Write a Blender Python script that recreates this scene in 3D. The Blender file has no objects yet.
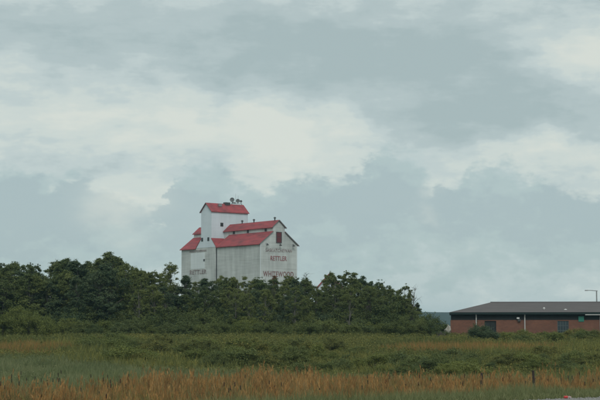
import bpy, math, random
import numpy as np
from mathutils import Vector, Matrix

R = math.radians
SC = bpy.context.scene
COL = SC.collection

# ------------------------------------------------------------------ camera
F = 1467.0                      # focal length in photo pixels (600 wide)
CAM_Z = 4.0
PITCH = math.atan(128.0 / F)
cam_d = bpy.data.cameras.new('camera')
cam_d.sensor_width = 36.0
cam_d.lens = 36.0 * F / 600.0
cam_d.clip_start = 0.5
cam_d.clip_end = 8000.0
cam = bpy.data.objects.new('camera', cam_d)
cam.location = (0, 0, CAM_Z)
cam.rotation_euler = (R(90) + PITCH, 0, 0)
COL.objects.link(cam)
SC.camera = cam

# ------------------------------------------------------------------ view
SC.view_settings.view_transform = 'Standard'
SC.view_settings.look = 'None'
SC.view_settings.exposure = 0.0
SC.view_settings.gamma = 1.0
SC.view_settings.use_curve_mapping = False
SC.cycles.use_denoising = True
SC.cycles.filter_width = 1.7
SC.cycles.max_bounces = 6
SC.cycles.volume_bounces = 1

# ------------------------------------------------------------------ node helpers
class S:
    """a node socket with arithmetic"""
    def __init__(s, nt, sock): s.nt, s.k = nt, sock
    def _m(s, op, b=None, c=None, clamp=False):
        n = s.nt.nodes.new('ShaderNodeMath'); n.operation = op; n.use_clamp = clamp
        for i, v in enumerate((s, b, c)):
            if v is None: continue
            if isinstance(v, S): s.nt.links.new(v.k, n.inputs[i])
            else: n.inputs[i].default_value = v
        return S(s.nt, n.outputs[0])
    def __add__(s, o): return s._m('ADD', o)
    def __sub__(s, o): return s._m('SUBTRACT', o)
    def __mul__(s, o): return s._m('MULTIPLY', o)
    def __truediv__(s, o): return s._m('DIVIDE', o)
    def pow(s, o): return s._m('POWER', o)
    def exp(s): return s._m('EXPONENT')

def noise(nt, vec, scale, detail=4.0, rough=0.5, distort=0.0):
    n = nt.nodes.new('ShaderNodeTexNoise')
    n.inputs['Scale'].default_value = scale
    n.inputs['Detail'].default_value = detail
    n.inputs['Roughness'].default_value = rough
    n.inputs['Distortion'].default_value = distort
    if vec is not None: nt.links.new(vec, n.inputs['Vector'])
    return S(nt, n.outputs['Fac'])

def ramp(nt, fac, stops, interp='LINEAR'):
    n = nt.nodes.new('ShaderNodeValToRGB')
    n.color_ramp.interpolation = interp
    el = n.color_ramp.elements
    while len(el) < len(stops): el.new(0.5)
    for e, (p, c) in zip(el, stops):
        e.position = p; e.color = (c[0], c[1], c[2], 1)
    nt.links.new(fac.k if isinstance(fac, S) else fac, n.inputs['Fac'])
    return n.outputs['Color']

def mapping(nt, vec, scale=(1, 1, 1), loc=(0, 0, 0)):
    n = nt.nodes.new('ShaderNodeMapping')
    n.inputs['Scale'].default_value = scale
    n.inputs['Location'].default_value = loc
    nt.links.new(vec, n.inputs['Vector'])
    return n.outputs['Vector']

# ------------------------------------------------------------------ world: overcast sky
SUN_DIR = Vector((0.1, -1.0, 0.0)).normalized()
SUN_EL = R(42)
w = bpy.data.worlds.new('World'); SC.world = w
w.use_nodes = True
nt = w.node_tree
nt.nodes.clear()
out = nt.nodes.new('ShaderNodeOutputWorld')
bg = nt.nodes.new('ShaderNodeBackground'); bg.inputs['Strength'].default_value = 0.108
nt.links.new(bg.outputs[0], out.inputs['Surface'])
sky = nt.nodes.new('ShaderNodeTexSky'); sky.sky_type = 'NISHITA'; sky.sun_disc = False
sky.sun_elevation = SUN_EL
sky.sun_rotation = math.atan2(SUN_DIR.x, SUN_DIR.y)
tc = nt.nodes.new('ShaderNodeTexCoord')
dirv = tc.outputs['Generated']
sep = nt.nodes.new('ShaderNodeSeparateXYZ'); nt.links.new(dirv, sep.inputs[0])
X, Y, Z = (S(nt, sep.outputs[i]) for i in range(3))
az0 = X._m('ARCTAN2', Y)
el0 = Z._m('ARCSINE')
stretch = mapping(nt, dirv, (1, 1, 1.8))
wx = noise(nt, mapping(nt, stretch, loc=(3.1, 0, 0)), 16, 5, 0.55)
wz = noise(nt, mapping(nt, stretch, loc=(0, 7.7, 1.3)), 16, 5, 0.55)
az = az0 + (wx - 0.5) * 0.085
el = el0 + (wz - 0.5) * 0.06
# upper cloud masses: (px, py, rx, ry, weight) turned into azimuth and elevation
BLOBS = [
    (420, 62, 150, 40, 0.8), (505, 108, 75, 24, 0.6), (300, 45, 130, 40, 0.35), (100, 35, 150, 46, 0.5), (560, 128, 50, 14, 0.35),
    (590, 5, 60, 22, 0.3), (590, 62, 50, 26, -0.55), (535, 42, 30, 18, -0.2),
    (95, 134, 160, 22, -0.5), (300, 140, 62, 24, -0.52), (220, 122, 70, 22, -0.3), (545, 156, 80, 14, -0.45), (140, 205, 60, 22, -0.35),
    (393, 128, 44, 26, 0.45), (436, 205, 14, 30, -0.3), (45, 130, 40, 6, 0.25), (170, 132, 36, 6, 0.25), (140, 152, 40, 6, 0.18), (250, 108, 40, 7, 0.2),
]
dens = noise(nt, stretch, 12, 9, 0.58)
dens = (dens - 0.5) * 1.9 + 0.5
for (px, py, rx, ry, wt) in BLOBS:
    a = (az - (px - 300) / F) * (F / rx)
    e = (el - (328 - py) / F) * (F / ry)
    g = ((a * a + e * e) * -0.7).exp()
    dens = dens + g * wt
dens = dens + (noise(nt, mapping(nt, dirv, (1, 1, 3.6), (4, 4, 1)), 34, 8, 0.62) - 0.5) * 1.0
dens = dens * 0.62 + 0.10
cl_up = ramp(nt, dens, [(0.08, (6.35, 6.75, 6.2)), (0.34, (5.65, 6.3, 5.98)), (0.50, (4.95, 5.75, 5.68)),
                        (0.68, (4.2, 5.05, 5.08)), (0.95, (3.62, 4.5, 4.55))], 'EASE')
# lower cloud bank: a ragged top edge (px, py) all round the horizon
EDGE = [(-100, 172), (0, 168), (30, 175), (60, 181), (82, 176), (100, 188), (130, 200), (152, 216), (166, 214), (178, 165), (200, 156), (222, 171), (250, 184), (280, 185), (300, 177),
        (340, 169), (360, 170), (384, 152), (410, 152), (424, 172), (437, 190), (452, 180), (464, 170), (500, 162), (520, 175), (550, 182), (600, 198), (700, 180)]
n_fine = noise(nt, mapping(nt, stretch, loc=(9, 1, 4)), 80, 6, 0.6)
fx = (az0 * F + 400.0) / 800.0
er = ramp(nt, fx._m('ADD', (wx - 0.5) * 0.12 + (n_fine - 0.5) * 0.03), [((q[0] + 100) / 800.0, ((q[1] - 140) / 100.0,) * 3) for q in EDGE])
ew = nt.nodes.new('ShaderNodeSeparateColor'); nt.links.new(er, ew.inputs[0])
edge_py = S(nt, ew.outputs[0]) * 100.0 + 140.0
n_mid = noise(nt, mapping(nt, stretch, loc=(2, 5, 8)), 26, 8, 0.6)
py_s = (el0 * -F) + 328.0
depth_px = py_s - edge_py + (n_mid - 0.5) * 56.0 + (n_fine - 0.5) * 46.0
alpha = (depth_px / 17.0 + 0.4)._m('MINIMUM', 1.0)._m('MAXIMUM', 0.0)
alpha = alpha * alpha * (S(nt, alpha.k) * -2.0 + 3.0)
hole = ((((az - (134 - 300) / F) * (F / 38)).pow(2.0) + ((el - (328 - 208) / F) * (F / 18)).pow(2.0)) * -0.8).exp()
alpha = alpha * (hole * -0.6 + 1.0) * 0.95
for (px, py, rx, ry, wt) in ((436, 194, 10, 9, 0.4), (432, 217, 9, 5, 0.28), (466, 246, 12, 4, 0.3), (118, 240, 26, 7, 0.35)):
    g = ((((az - (px - 300) / F) * (F / rx)).pow(2.0) + ((el - (328 - py) / F) * (F / ry)).pow(2.0)) * -0.7).exp()
    alpha = alpha * (g * -wt + 1.0)
shade = (noise(nt, mapping(nt, stretch, loc=(1, 1, 1)), 15, 8, 0.58) - 0.5) * 1.8 + 0.58
shade = shade + (n_mid - 0.5) * 0.8 + (n_fine - 0.5) * 0.7 + (((el - (328 - 228) / F) * (F / 48)).pow(2.0) * -0.8).exp() * 0.3 - (((el - (328 - 305) / F) * (F / 26)).pow(2.0) * -0.8).exp() * 0.28
for (px, py, rx, ry, wt) in ((60, 205, 80, 22, 0.28), (245, 205, 60, 22, 0.2), (360, 200, 60, 24, 0.2), (520, 205, 80, 24, 0.24)):
    g = ((((az - (px - 300) / F) * (F / rx)).pow(2.0) + ((el - (328 - py) / F) * (F / ry)).pow(2.0)) * -0.7).exp()
    shade = shade + g * wt
cl_low = ramp(nt, shade, [(0.15, (5.6, 6.35, 6.2)), (0.45, (4.75, 5.65, 5.65)), (0.75, (4.05, 5.08, 5.1)), (1.0, (3.7, 4.65, 4.8))], 'EASE')
cm = nt.nodes.new('ShaderNodeMix'); cm.data_type = 'RGBA'
nt.links.new(alpha.k, cm.inputs[0]); nt.links.new(cl_up, cm.inputs[6]); nt.links.new(cl_low, cm.inputs[7])
cl = cm.outputs[2]
mix = nt.nodes.new('ShaderNodeMix'); mix.data_type = 'RGBA'; mix.inputs[0].default_value = 0.96
nt.links.new(sky.outputs[0], mix.inputs[6]); nt.links.new(cl, mix.inputs[7])
nt.links.new(mix.outputs[2], bg.inputs['Color'])

# ------------------------------------------------------------------ sun (veiled by cloud)
sd = bpy.data.lights.new('sun', 'SUN'); sd.energy = 1.25; sd.angle = R(28); sd.color = (1.0, 0.985, 0.96)
sun = bpy.data.objects.new('sun', sd); COL.objects.link(sun)
sv = Vector((SUN_DIR.x * math.cos(SUN_EL), SUN_DIR.y * math.cos(SUN_EL), math.sin(SUN_EL)))
sun.rotation_euler = sv.to_track_quat('Z', 'Y').to_euler()
sun.location = (0, -20, 60)

# ------------------------------------------------------------------ materials
def new_mat(name):
    m = bpy.data.materials.new(name); m.use_nodes = True
    n = m.node_tree
    return m, n, n.nodes['Principled BSDF']

def mat(name, c0, c1=None, scale=2.0, rough=0.8, detail=5, bump=0.0, stretch=(1, 1, 1), metal=0.0, lo=0.3, hi=0.7):
    m, n, p = new_mat(name)
    p.inputs['Roughness'].default_value = rough
    p.inputs['Metallic'].default_value = metal
    if c1 is None:
        c1 = tuple(v * 0.8 for v in c0)
    t = n.nodes.new('ShaderNodeTexCoord')
    v = mapping(n, t.outputs['Object'], stretch)
    f = noise(n, v, scale, detail, 0.6)
    n.links.new(ramp(n, f, [(lo, c0), (hi, c1)]), p.inputs['Base Color'])
    if bump:
        b = n.nodes.new('ShaderNodeBump'); b.inputs['Strength'].default_value = bump; b.inputs['Distance'].default_value = 0.05
        n.links.new(f.k, b.inputs['Height']); n.links.new(b.outputs[0], p.inputs['Normal'])
    return m

def siding(name, base, stain, board=0.16, stain_amt=0.5, boost=0.0):
    """painted horizontal lap boards, weathered in streaks"""
    m, n, p = new_mat(name)
    p.inputs['Roughness'].default_value = 0.7
    t = n.nodes.new('ShaderNodeTexCoord'); o = t.outputs['Object']
    f1 = noise(n, mapping(n, o, (0.9, 0.9, 0.12)), 1.2, 6, 0.65)
    f2 = noise(n, mapping(n, o, (0.12, 0.12, 2.2)), 1.6, 4, 0.6)
    f3 = noise(n, o, 0.25, 3, 0.5)
    s = f1 * 0.5 + f2 * 0.36 + f3 * 0.45 - 0.1
    n.links.new(ramp(n, s, [(0.42, base), (0.72, tuple(b + (q - b) * stain_amt for b, q in zip(base, stain)))]), p.inputs['Base Color'])
    sp = n.nodes.new('ShaderNodeSeparateXYZ'); n.links.new(o, sp.inputs[0])
    run = noise(n, mapping(n, o, (1.6, 1.6, 0.06), (3, 1, 7)), 1.0, 4, 0.7)
    rc = n.nodes.new('ShaderNodeMix'); rc.data_type = 'RGBA'; rc.blend_type = 'MULTIPLY'
    base_c = p.inputs['Base Color'].links[0].from_socket
    n.links.new((((run - 0.6) * 6.0)._m('MAXIMUM', 0.0)._m('MINIMUM', 1.0) * 0.55).k, rc.inputs[0])
    n.links.new(base_c, rc.inputs[6]); rc.inputs[7].default_value = (0.62, 0.56, 0.50, 1)
    n.links.new(rc.outputs[2], p.inputs['Base Color'])
    lap = (S(n, sp.outputs[2]) / board)._m('FRACT')
    b = n.nodes.new('ShaderNodeBump'); b.inputs['Strength'].default_value = 0.6; b.inputs['Distance'].default_value = 0.02
    n.links.new(lap.k, b.inputs['Height']); n.links.new(b.outputs[0], p.inputs['Normal'])
    return m

def leaf_mat(name, cols, transl=0.25, patch=0.0, pscale=0.6, zs=1.0, own=0.55):
    """cols: ramp of leaf colours, one picked per leaf, shifted a little per plant"""
    m, n, p = new_mat(name)
    p.inputs['Roughness'].default_value = 0.65
    p.inputs['Specular IOR Level'].default_value = 0.25
    g = n.nodes.new('ShaderNodeNewGeometry')
    oi = n.nodes.new('ShaderNodeObjectInfo')
    t = n.nodes.new('ShaderNodeTexCoord')
    r = S(n, g.outputs['Random Per Island']) * own + S(n, oi.outputs['Random']) * 0.3 + (0.55 - own) * 0.5
    r = r + noise(n, mapping(n, t.outputs['Object'], (1, 1, zs)), pscale, 3, 0.5) * (0.3 + patch) - (0.08 + patch * 0.5)
    k = len(cols) - 1
    c = ramp(n, r, [(i / k, q) for i, q in enumerate(cols)])
    n.links.new(c, p.inputs['Base Color'])
    tr = n.nodes.new('ShaderNodeBsdfTranslucent'); n.links.new(c, tr.inputs['Color'])
    mx = n.nodes.new('ShaderNodeMixShader'); mx.inputs[0].default_value = transl
    n.links.new(p.outputs[0], mx.inputs[1]); n.links.new(tr.outputs[0], mx.inputs[2])
    n.links.new(mx.outputs[0], n.nodes['Material Output'].inputs['Surface'])
    return m

M = {}
M['wall'] = siding('weathered_white_siding', (0.60, 0.635, 0.615), (0.29, 0.31, 0.30), 0.16, 0.75)
M['tower'] = siding('white_tower_cladding', (0.66, 0.74, 0.79), (0.46, 0.52, 0.55), 0.2, 0.5)
M['panel'] = siding('white_painted_panel', (0.70, 0.76, 0.77), (0.50, 0.55, 0.55), 0.16, 0.5)
M['roof'] = mat('red_shingle_roof', (0.37, 0.066, 0.074), (0.17, 0.05, 0.056), 0.55, 0.85, 8, 0.3, (0.7, 1.4, 3.0), 0, 0.34, 0.68)
M['roof_trim'] = mat('weathered_roof_edge', (0.17, 0.16, 0.16), (0.10, 0.09, 0.09), 3)
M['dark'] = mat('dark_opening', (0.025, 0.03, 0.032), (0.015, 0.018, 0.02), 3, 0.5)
M['letters'] = mat('dark_red_lettering', (0.17, 0.065, 0.065), (0.34, 0.22, 0.21), 3.0, 0.8, 5, 0, (1, 1, 1), 0, 0.4, 0.75)
M['letters_faded'] = mat('faded_lettering', (0.16, 0.11, 0.11), (0.40, 0.36, 0.35), 2.2, 0.8, 6, 0, (1, 1, 1), 0, 0.38, 0.62)
M['letters_red'] = mat('red_lettering', (0.22, 0.05, 0.06), (0.38, 0.22, 0.22), 3.0, 0.8, 5, 0, (1, 1, 1), 0, 0.4, 0.75)
M['shutter'] = mat('red_brown_shutter', (0.15, 0.035, 0.04), (0.09, 0.025, 0.03), 4, 0.8)
M['metal'] = mat('galvanised_metal', (0.35, 0.36, 0.36), (0.25, 0.26, 0.26), 4, 0.5, 4, 0, (1, 1, 1), 0.6)
M['dark_metal'] = mat('dark_painted_metal', (0.06, 0.065, 0.065), (0.04, 0.045, 0.045), 4, 0.5)
M['dish'] = mat('grey_dish', (0.16, 0.18, 0.18), (0.11, 0.12, 0.12), 3, 0.5)
M['fascia'] = mat('dark_green_fascia', (0.008, 0.026, 0.025), (0.006, 0.018, 0.017), 1.5, 0.8)
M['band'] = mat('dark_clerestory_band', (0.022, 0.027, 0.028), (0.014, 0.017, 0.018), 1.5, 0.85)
M['asphalt_roof'] = mat('grey_brown_shingles', (0.118, 0.103, 0.102), (0.088, 0.078, 0.078), 0.7, 0.9, 8, 0.3, (0.5, 1.5, 2))
M['white_pipe'] = mat('white_downpipe', (0.6, 0.6, 0.57), (0.45, 0.45, 0.43), 3, 0.5)
M['door_dark'] = mat('dark_door', (0.012, 0.02, 0.02), (0.008, 0.013, 0.013), 3, 0.4)
M['glass'] = mat('blue_grey_glazing', (0.035, 0.055, 0.065), (0.022, 0.036, 0.042), 1.0, 0.12)
M['frame'] = mat('door_frame_grey', (0.09, 0.12, 0.12), (0.06, 0.085, 0.085), 3, 0.5)
M['green_sign'] = mat('green_sign_paint', (0.02, 0.20, 0.14), (0.015, 0.15, 0.11), 3, 0.5)
M['lamp'] = mat('white_fixture', (0.7, 0.7, 0.68), (0.6, 0.6, 0.58), 3, 0.4)
M['post'] = mat('dark_weathered_wood', (0.045, 0.032, 0.025), (0.025, 0.018, 0.015), 4, 0.9, 6, 0.4, (3, 3, 0.4))
M['can'] = mat('red_can_paint', (0.62, 0.06, 0.055), (0.5, 0.045, 0.045), 6, 0.4)
M['paper'] = mat('pale_paper', (0.45, 0.33, 0.32), (0.4, 0.28, 0.27), 6, 0.8)
M['rock'] = mat('rock_pile', (0.05, 0.036, 0.033), (0.028, 0.022, 0.02), 1.4, 0.9, 8, 0.6)
M['tarp'] = mat('pale_tarp', (0.36, 0.34, 0.29), (0.24, 0.23, 0.2), 1.5, 0.7)
M['bark'] = mat('grey_bark', (0.085, 0.075, 0.06), (0.045, 0.04, 0.033), 5, 0.9, 6, 0.5, (2, 2, 0.5))
M['pale_bark'] = mat('pale_aspen_bark', (0.16, 0.15, 0.125), (0.065, 0.06, 0.05), 3.5, 0.85, 6, 0.3, (1, 1, 1.5))
M['leaf_dark'] = leaf_mat('leaves_dark', [(0.049, 0.075, 0.025), (0.083, 0.113, 0.037), (0.128, 0.155, 0.052), (0.189, 0.208, 0.075)], 0.2)
M['leaf_mid'] = leaf_mat('leaves_mid', [(0.068, 0.092, 0.029), (0.112, 0.141, 0.043), (0.171, 0.198, 0.061), (0.251, 0.267, 0.086)], 0.25)
M['leaf_light'] = leaf_mat('leaves_light', [(0.075, 0.099, 0.027), (0.132, 0.161, 0.042), (0.201, 0.224, 0.059), (0.287, 0.282, 0.079)], 0.3)
M['leaf_blue'] = leaf_mat('leaves_blue_green', [(0.039, 0.066, 0.032), (0.061, 0.095, 0.042), (0.091, 0.121, 0.057), (0.120, 0.147, 0.072)], 0.15)
M['leaf_rust'] = leaf_mat('leaves_rust', [(0.10, 0.05, 0.02), (0.16, 0.075, 0.03), (0.2, 0.10, 0.04)], 0.25)
M['weed'] = leaf_mat('weeds', [(0.056, 0.073, 0.024), (0.105, 0.124, 0.037), (0.168, 0.177, 0.051), (0.275, 0.250, 0.066), (0.366, 0.299, 0.068)], 0.3, 0.5, 0.16)
M['reed'] = leaf_mat('grey_green_reeds', [(0.076, 0.105, 0.042), (0.130, 0.160, 0.067), (0.194, 0.220, 0.100), (0.292, 0.290, 0.147)], 0.35, 0.8, 0.35)
M['straw'] = leaf_mat('straw_leaves', [(0.075, 0.094, 0.039), (0.167, 0.159, 0.064), (0.345, 0.253, 0.109), (0.529, 0.414, 0.207)], 0.35, 1.9, 2.6, 0.12, 0.3)
M['rust'] = leaf_mat('rust_seed_heads', [(0.127, 0.083, 0.034), (0.265, 0.144, 0.052), (0.425, 0.230, 0.078), (0.552, 0.345, 0.138)], 0.35, 1.9, 2.6, 0.12, 0.3)
M['orange'] = leaf_mat('orange_grass', [(0.126, 0.105, 0.038), (0.231, 0.147, 0.050), (0.347, 0.200, 0.065), (0.441, 0.273, 0.100)], 0.3, 0.4, 0.2)
M['cattail'] = mat('cattail_brown', (0.035, 0.022, 0.014), (0.022, 0.014, 0.01), 6, 0.95)
M['grass'] = leaf_mat('roadside_grass', [(0.082, 0.101, 0.041), (0.139, 0.162, 0.067), (0.202, 0.218, 0.095), (0.315, 0.288, 0.151)], 0.3, 0.3, 0.5)
M['ground'] = mat('meadow_soil', (0.05, 0.06, 0.028), (0.085, 0.085, 0.04), 0.25, 1.0, 8)
M['gravel'] = mat('grey_gravel', (0.30, 0.29, 0.27), (0.19, 0.185, 0.175), 9, 1.0, 9, 0.5)
M['hill'] = mat('forested_hill', (0.018, 0.028, 0.018), (0.034, 0.044, 0.026), 0.03, 1.0, 9)

# brick wall of the low building: courses in colour and relief (bricks are far below a pixel here)
m, n, p = new_mat('red_brick'); p.inputs['Roughness'].default_value = 0.9
t = n.nodes.new('ShaderNodeTexCoord')
sp = n.nodes.new('ShaderNodeSeparateXYZ'); n.links.new(t.outputs['Object'], sp.inputs[0])
cb = n.nodes.new('ShaderNodeCombineXYZ')
n.links.new((S(n, sp.outputs[0]) + S(n, sp.outputs[1])).k, cb.inputs[0]); n.links.new(sp.outputs[2], cb.inputs[1])
br = n.nodes.new('ShaderNodeTexBrick'); n.links.new(cb.outputs[0], br.inputs['Vector'])
br.inputs['Scale'].default_value = 1.0; br.inputs['Brick Width'].default_value = 0.24; br.inputs['Row Height'].default_value = 0.08
br.inputs['Mortar Size'].default_value = 0.008
br.inputs['Color1'].default_value = (0.21, 0.080, 0.045, 1); br.inputs['Color2'].default_value = (0.155, 0.062, 0.037, 1)
br.inputs['Mortar'].default_value = (0.19, 0.14, 0.115, 1)
f = noise(n, t.outputs['Object'], 0.6, 5, 0.6)
mx = n.nodes.new('ShaderNodeMix'); mx.data_type = 'RGBA'; mx.blend_type = 'MULTIPLY'; mx.inputs[0].default_value = 1
n.links.new(br.outputs[0], mx.inputs[6]); n.links.new(ramp(n, f, [(0.3, (0.72, 0.72, 0.72)), (0.7, (1.05, 1.0, 0.95))]), mx.inputs[7])
n.links.new(mx.outputs[2], p.inputs['Base Color'])
M['brick'] = m

# ------------------------------------------------------------------ mesh helpers
def link(name, me, material=None, parent=None, loc=None):
    o = bpy.data.objects.new(name, me); COL.objects.link(o)
    if material is not None and me is not None:
        for q in (material if isinstance(material, (list, tuple)) else [material]): me.materials.append(q)
    if parent is not None: o.parent = parent
    if loc is not None: o.location = loc
    return o

def tag(o, label=None, cat=None, group=None, kind=None):
    if label: o['label'] = label
    if cat: o['category'] = cat
    if group: o['group'] = group
    if kind: o['kind'] = kind
    return o

def thing(name, loc, rz, label, cat, group=None):
    o = bpy.data.objects.new(name, None); COL.objects.link(o)
    o.empty_display_size = 0.5
    o.location = loc; o.rotation_euler = (0, 0, rz)
    return tag(o, label, cat, group)

def mesh_np(name, V, Fc, mats=None):
    V = np.asarray(V, np.float32).reshape(-1, 3); Fc = np.asarray(Fc, np.int32)
    k = Fc.shape[1]
    me = bpy.data.meshes.new(name)
    me.vertices.add(len(V)); me.vertices.foreach_set('co', V.ravel())
    me.loops.add(Fc.size); me.loops.foreach_set('vertex_index', Fc.ravel())
    me.polygons.add(len(Fc))
    me.polygons.foreach_set('loop_start', np.arange(0, Fc.size, k, dtype=np.int32))
    if mats is not None: me.polygons.foreach_set('material_index', np.asarray(mats, np.int32))
    me.update(calc_edges=True)
    return me

class MB:
    def __init__(s): s.v, s.f = [], []
    def poly(s, vs, fs):
        b = len(s.v); s.v += [tuple(q) for q in vs]; s.f += [tuple(i + b for i in f) for f in fs]; return s
    def box(s, x0, x1, y0, y1, z0, z1):
        return s.poly([(x0, y0, z0), (x1, y0, z0), (x1, y1, z0), (x0, y1, z0), (x0, y0, z1), (x1, y0, z1), (x1, y1, z1), (x0, y1, z1)],
                      [(0, 3, 2, 1), (4, 5, 6, 7), (0, 1, 5, 4), (1, 2, 6, 5), (2, 3, 7, 6), (3, 0, 4, 7)])
    def prism(s, pts, axis, a0, a1):
        """pts polygon in the plane across axis; for 'x': (y,z); for 'y': (x,z)"""
        n = len(pts)
        if axis == 'x': lo = [(a0, q[0], q[1]) for q in pts]; hi = [(a1, q[0], q[1]) for q in pts]
        else: lo = [(q[0], a0, q[1]) for q in pts]; hi = [(q[0], a1, q[1]) for q in pts]
        fs = [tuple(range(n)), tuple(range(2 * n - 1, n - 1, -1))]
        fs += [(i, i + n, (i + 1) % n + n, (i + 1) % n) for i in range(n)]
        return s.poly(lo + hi, fs)
    def slab(s, a, b, c, d, th):
        """roof slab: top quad a b c d, thickness straight down"""
        q = [Vector(v) for v in (a, b, c, d)]
        return s.poly(q + [v - Vector((0, 0, th)) for v in q],
                      [(0, 1, 2, 3), (7, 6, 5, 4), (0, 4, 5, 1), (1, 5, 6, 2), (2, 6, 7, 3), (3, 7, 4, 0)])
    def tube(s, pts, rad, n=6, cap=True):
        pts = [Vector(q) for q in pts]
        if not isinstance(rad, (list, tuple)): rad = [rad] * len(pts)
        rings = []
        for i, q in enumerate(pts):
            d = (pts[min(i + 1, len(pts) - 1)] - pts[max(i - 1, 0)]).normalized()
            a = d.cross(Vector((0.31, 0.95, 0.1)));  a = a.normalized() if a.length > 1e-4 else Vector((1, 0, 0))
            b = d.cross(a)
            rings.append([q + (a * math.cos(2 * math.pi * k / n) + b * math.sin(2 * math.pi * k / n)) * rad[i] for k in range(n)])
        base = len(s.v)
        for r_ in rings: s.v += [tuple(q) for q in r_]
        for i in range(len(rings) - 1):
            for k in range(n):
                s.f.append((base + i * n + k, base + i * n + (k + 1) % n, base + (i + 1) * n + (k + 1) % n, base + (i + 1) * n + k))
        if cap:
            s.f.append(tuple(base + k for k in range(n))[::-1]); e = base + (len(rings) - 1) * n
            s.f.append(tuple(e + k for k in range(n)))
        return s
    def bowl(s, c, d, r, depth, n=14):
        """a dish, opening along d"""
        c, d = Vector(c), Vector(d).normalized()
        a = d.orthogonal().normalized(); b = d.cross(a)
        base = len(s.v); rr = [(0.0, -depth), (0.55, -depth * 0.7), (1.0, 0.0), (1.0, -0.03), (0.55, -depth * 0.7 - 0.04), (0.0, -depth - 0.04)]
        for (q, h) in rr:
            for k in range(n):
                t_ = 2 * math.pi * k / n
                s.v.append(tuple(c + (a * math.cos(t_) + b * math.sin(t_)) * max(q, 0.01) * r + d * h))
        for i in range(len(rr) - 1):
            for k in range(n):
                s.f.append((base + i * n + k, base + i * n + (k + 1) % n, base + (i + 1) * n + (k + 1) % n, base + (i + 1) * n + k))
        return s
    def mesh(s, name):
        import bmesh
        me = bpy.data.meshes.new(name); me.from_pydata(s.v, [], s.f); me.update()
        bm = bmesh.new(); bm.from_mesh(me); bmesh.ops.recalc_face_normals(bm, faces=bm.faces); bm.to_mesh(me); bm.free()
        return me
    def build(s, name, material, parent=None, loc=None):
        return link(name, s.mesh(name), material, parent, loc)

def lettering(name, text, width, height, material, parent, origin, xdir, depth=0.02, bold=0.026):
    """flat painted letters standing on a wall: origin = centre of the word, xdir = reading direction"""
    cu = bpy.data.curves.new(name + '_curve', 'FONT'); cu.body = text
    cu.align_x = 'CENTER'; cu.align_y = 'CENTER'; cu.extrude = 0.01; cu.offset = bold; cu.space_character = 1.08
    tmp = bpy.data.objects.new('tmp_text', cu); COL.objects.link(tmp)
    bpy.context.view_layer.update()
    me = bpy.data.meshes.new_from_object(tmp.evaluated_get(bpy.context.evaluated_depsgraph_get()))
    bpy.data.objects.remove(tmp)
    n_ = len(me.vertices); co = np.zeros(n_ * 3, np.float32); me.vertices.foreach_get('co', co); co = co.reshape(-1, 3)
    lo, hi = co.min(0), co.max(0)
    co = (co - (lo + hi) / 2) / np.maximum(hi - lo, 1e-5) * np.array([width, height, depth])
    xd = Vector(xdir).normalized(); up = Vector((0, 0, 1)); nn = xd.cross(up)
    Wv = np.array(origin)[None] + co[:, :1] * np.array(xd)[None] + co[:, 1:2] * np.array(up)[None] + co[:, 2:3] * np.array(nn)[None]
    me.vertices.foreach_set('co', Wv.astype(np.float32).ravel()); me.update()
    me.name = name; me.materials.clear()
    return link(name, me, material, parent)

def at(px, py, y):
    """the world point that the photo shows at pixel (px, py), at depth y"""
    cx, cy = (px - 300) / F, (200 - py) / F
    d = Vector((cx, math.cos(PITCH) - cy * math.sin(PITCH), math.sin(PITCH) + cy * math.cos(PITCH)))
    return Vector((0, 0, CAM_Z)) + d * (y / d.y)

# ------------------------------------------------------------------ terrain
def sstep(a, b, x):
    t_ = np.clip((x - a) / (b - a), 0, 1); return t_ * t_ * (3 - 2 * t_)
def road_d(x, y): return -0.63 * x + 0.777 * (y - 31.6)      # distance from the gravel road's edge, field side positive
def vnoise(x, y, s=1.0, seed=0):
    x = np.asarray(x, float) / s; y = np.asarray(y, float) / s
    xi, yi = np.floor(x), np.floor(y); fx, fy = x - xi, y - yi
    fx = fx * fx * (3 - 2 * fx); fy = fy * fy * (3 - 2 * fy)
    def h(a, b):
        q = np.sin(a * 127.1 + b * 311.7 + seed * 74.7) * 43758.5453
        return q - np.floor(q)
    return (h(xi, yi) * (1 - fx) + h(xi + 1, yi) * fx) * (1 - fy) + (h(xi, yi + 1) * (1 - fx) + h(xi + 1, yi + 1) * fx) * fy
def ground(x, y):
    x = np.asarray(x, float); y = np.asarray(y, float)
    z = 2.9 * sstep(98, 190, y) + 0.12 * (vnoise(x, y, 9, 1) - 0.5) * sstep(60, 90, y) * (1 - sstep(170, 185, y))
    return np.maximum(z, 2.2 * (1 - sstep(0.0, 20.0, road_d(x, y))))
def gz(x, y): return float(ground(np.array([x]), np.array([y]))[0])

xs = np.concatenate([np.linspace(-1500, -130, 12)[:-1], np.arange(-130, 150, 2.0), np.linspace(150, 1500, 12)])
ys = np.concatenate([np.linspace(-300, -20, 8)[:-1], np.arange(-20, 260, 2.0), np.linspace(260, 2600, 16)])
gx, gy = np.meshgrid(xs, ys)
nx_, ny_ = len(xs), len(ys)
ii = (np.arange(ny_ - 1)[:, None] * nx_ + np.arange(nx_ - 1)[None]).ravel()
me = mesh_np('ground', np.stack([gx, gy, ground(gx, gy)], -1), np.stack([ii, ii + 1, ii + 1 + nx_, ii + nx_], 1))
for q in me.polygons: q.use_smooth = True
tag(link('ground', me, M['ground']), kind='structure')

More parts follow.
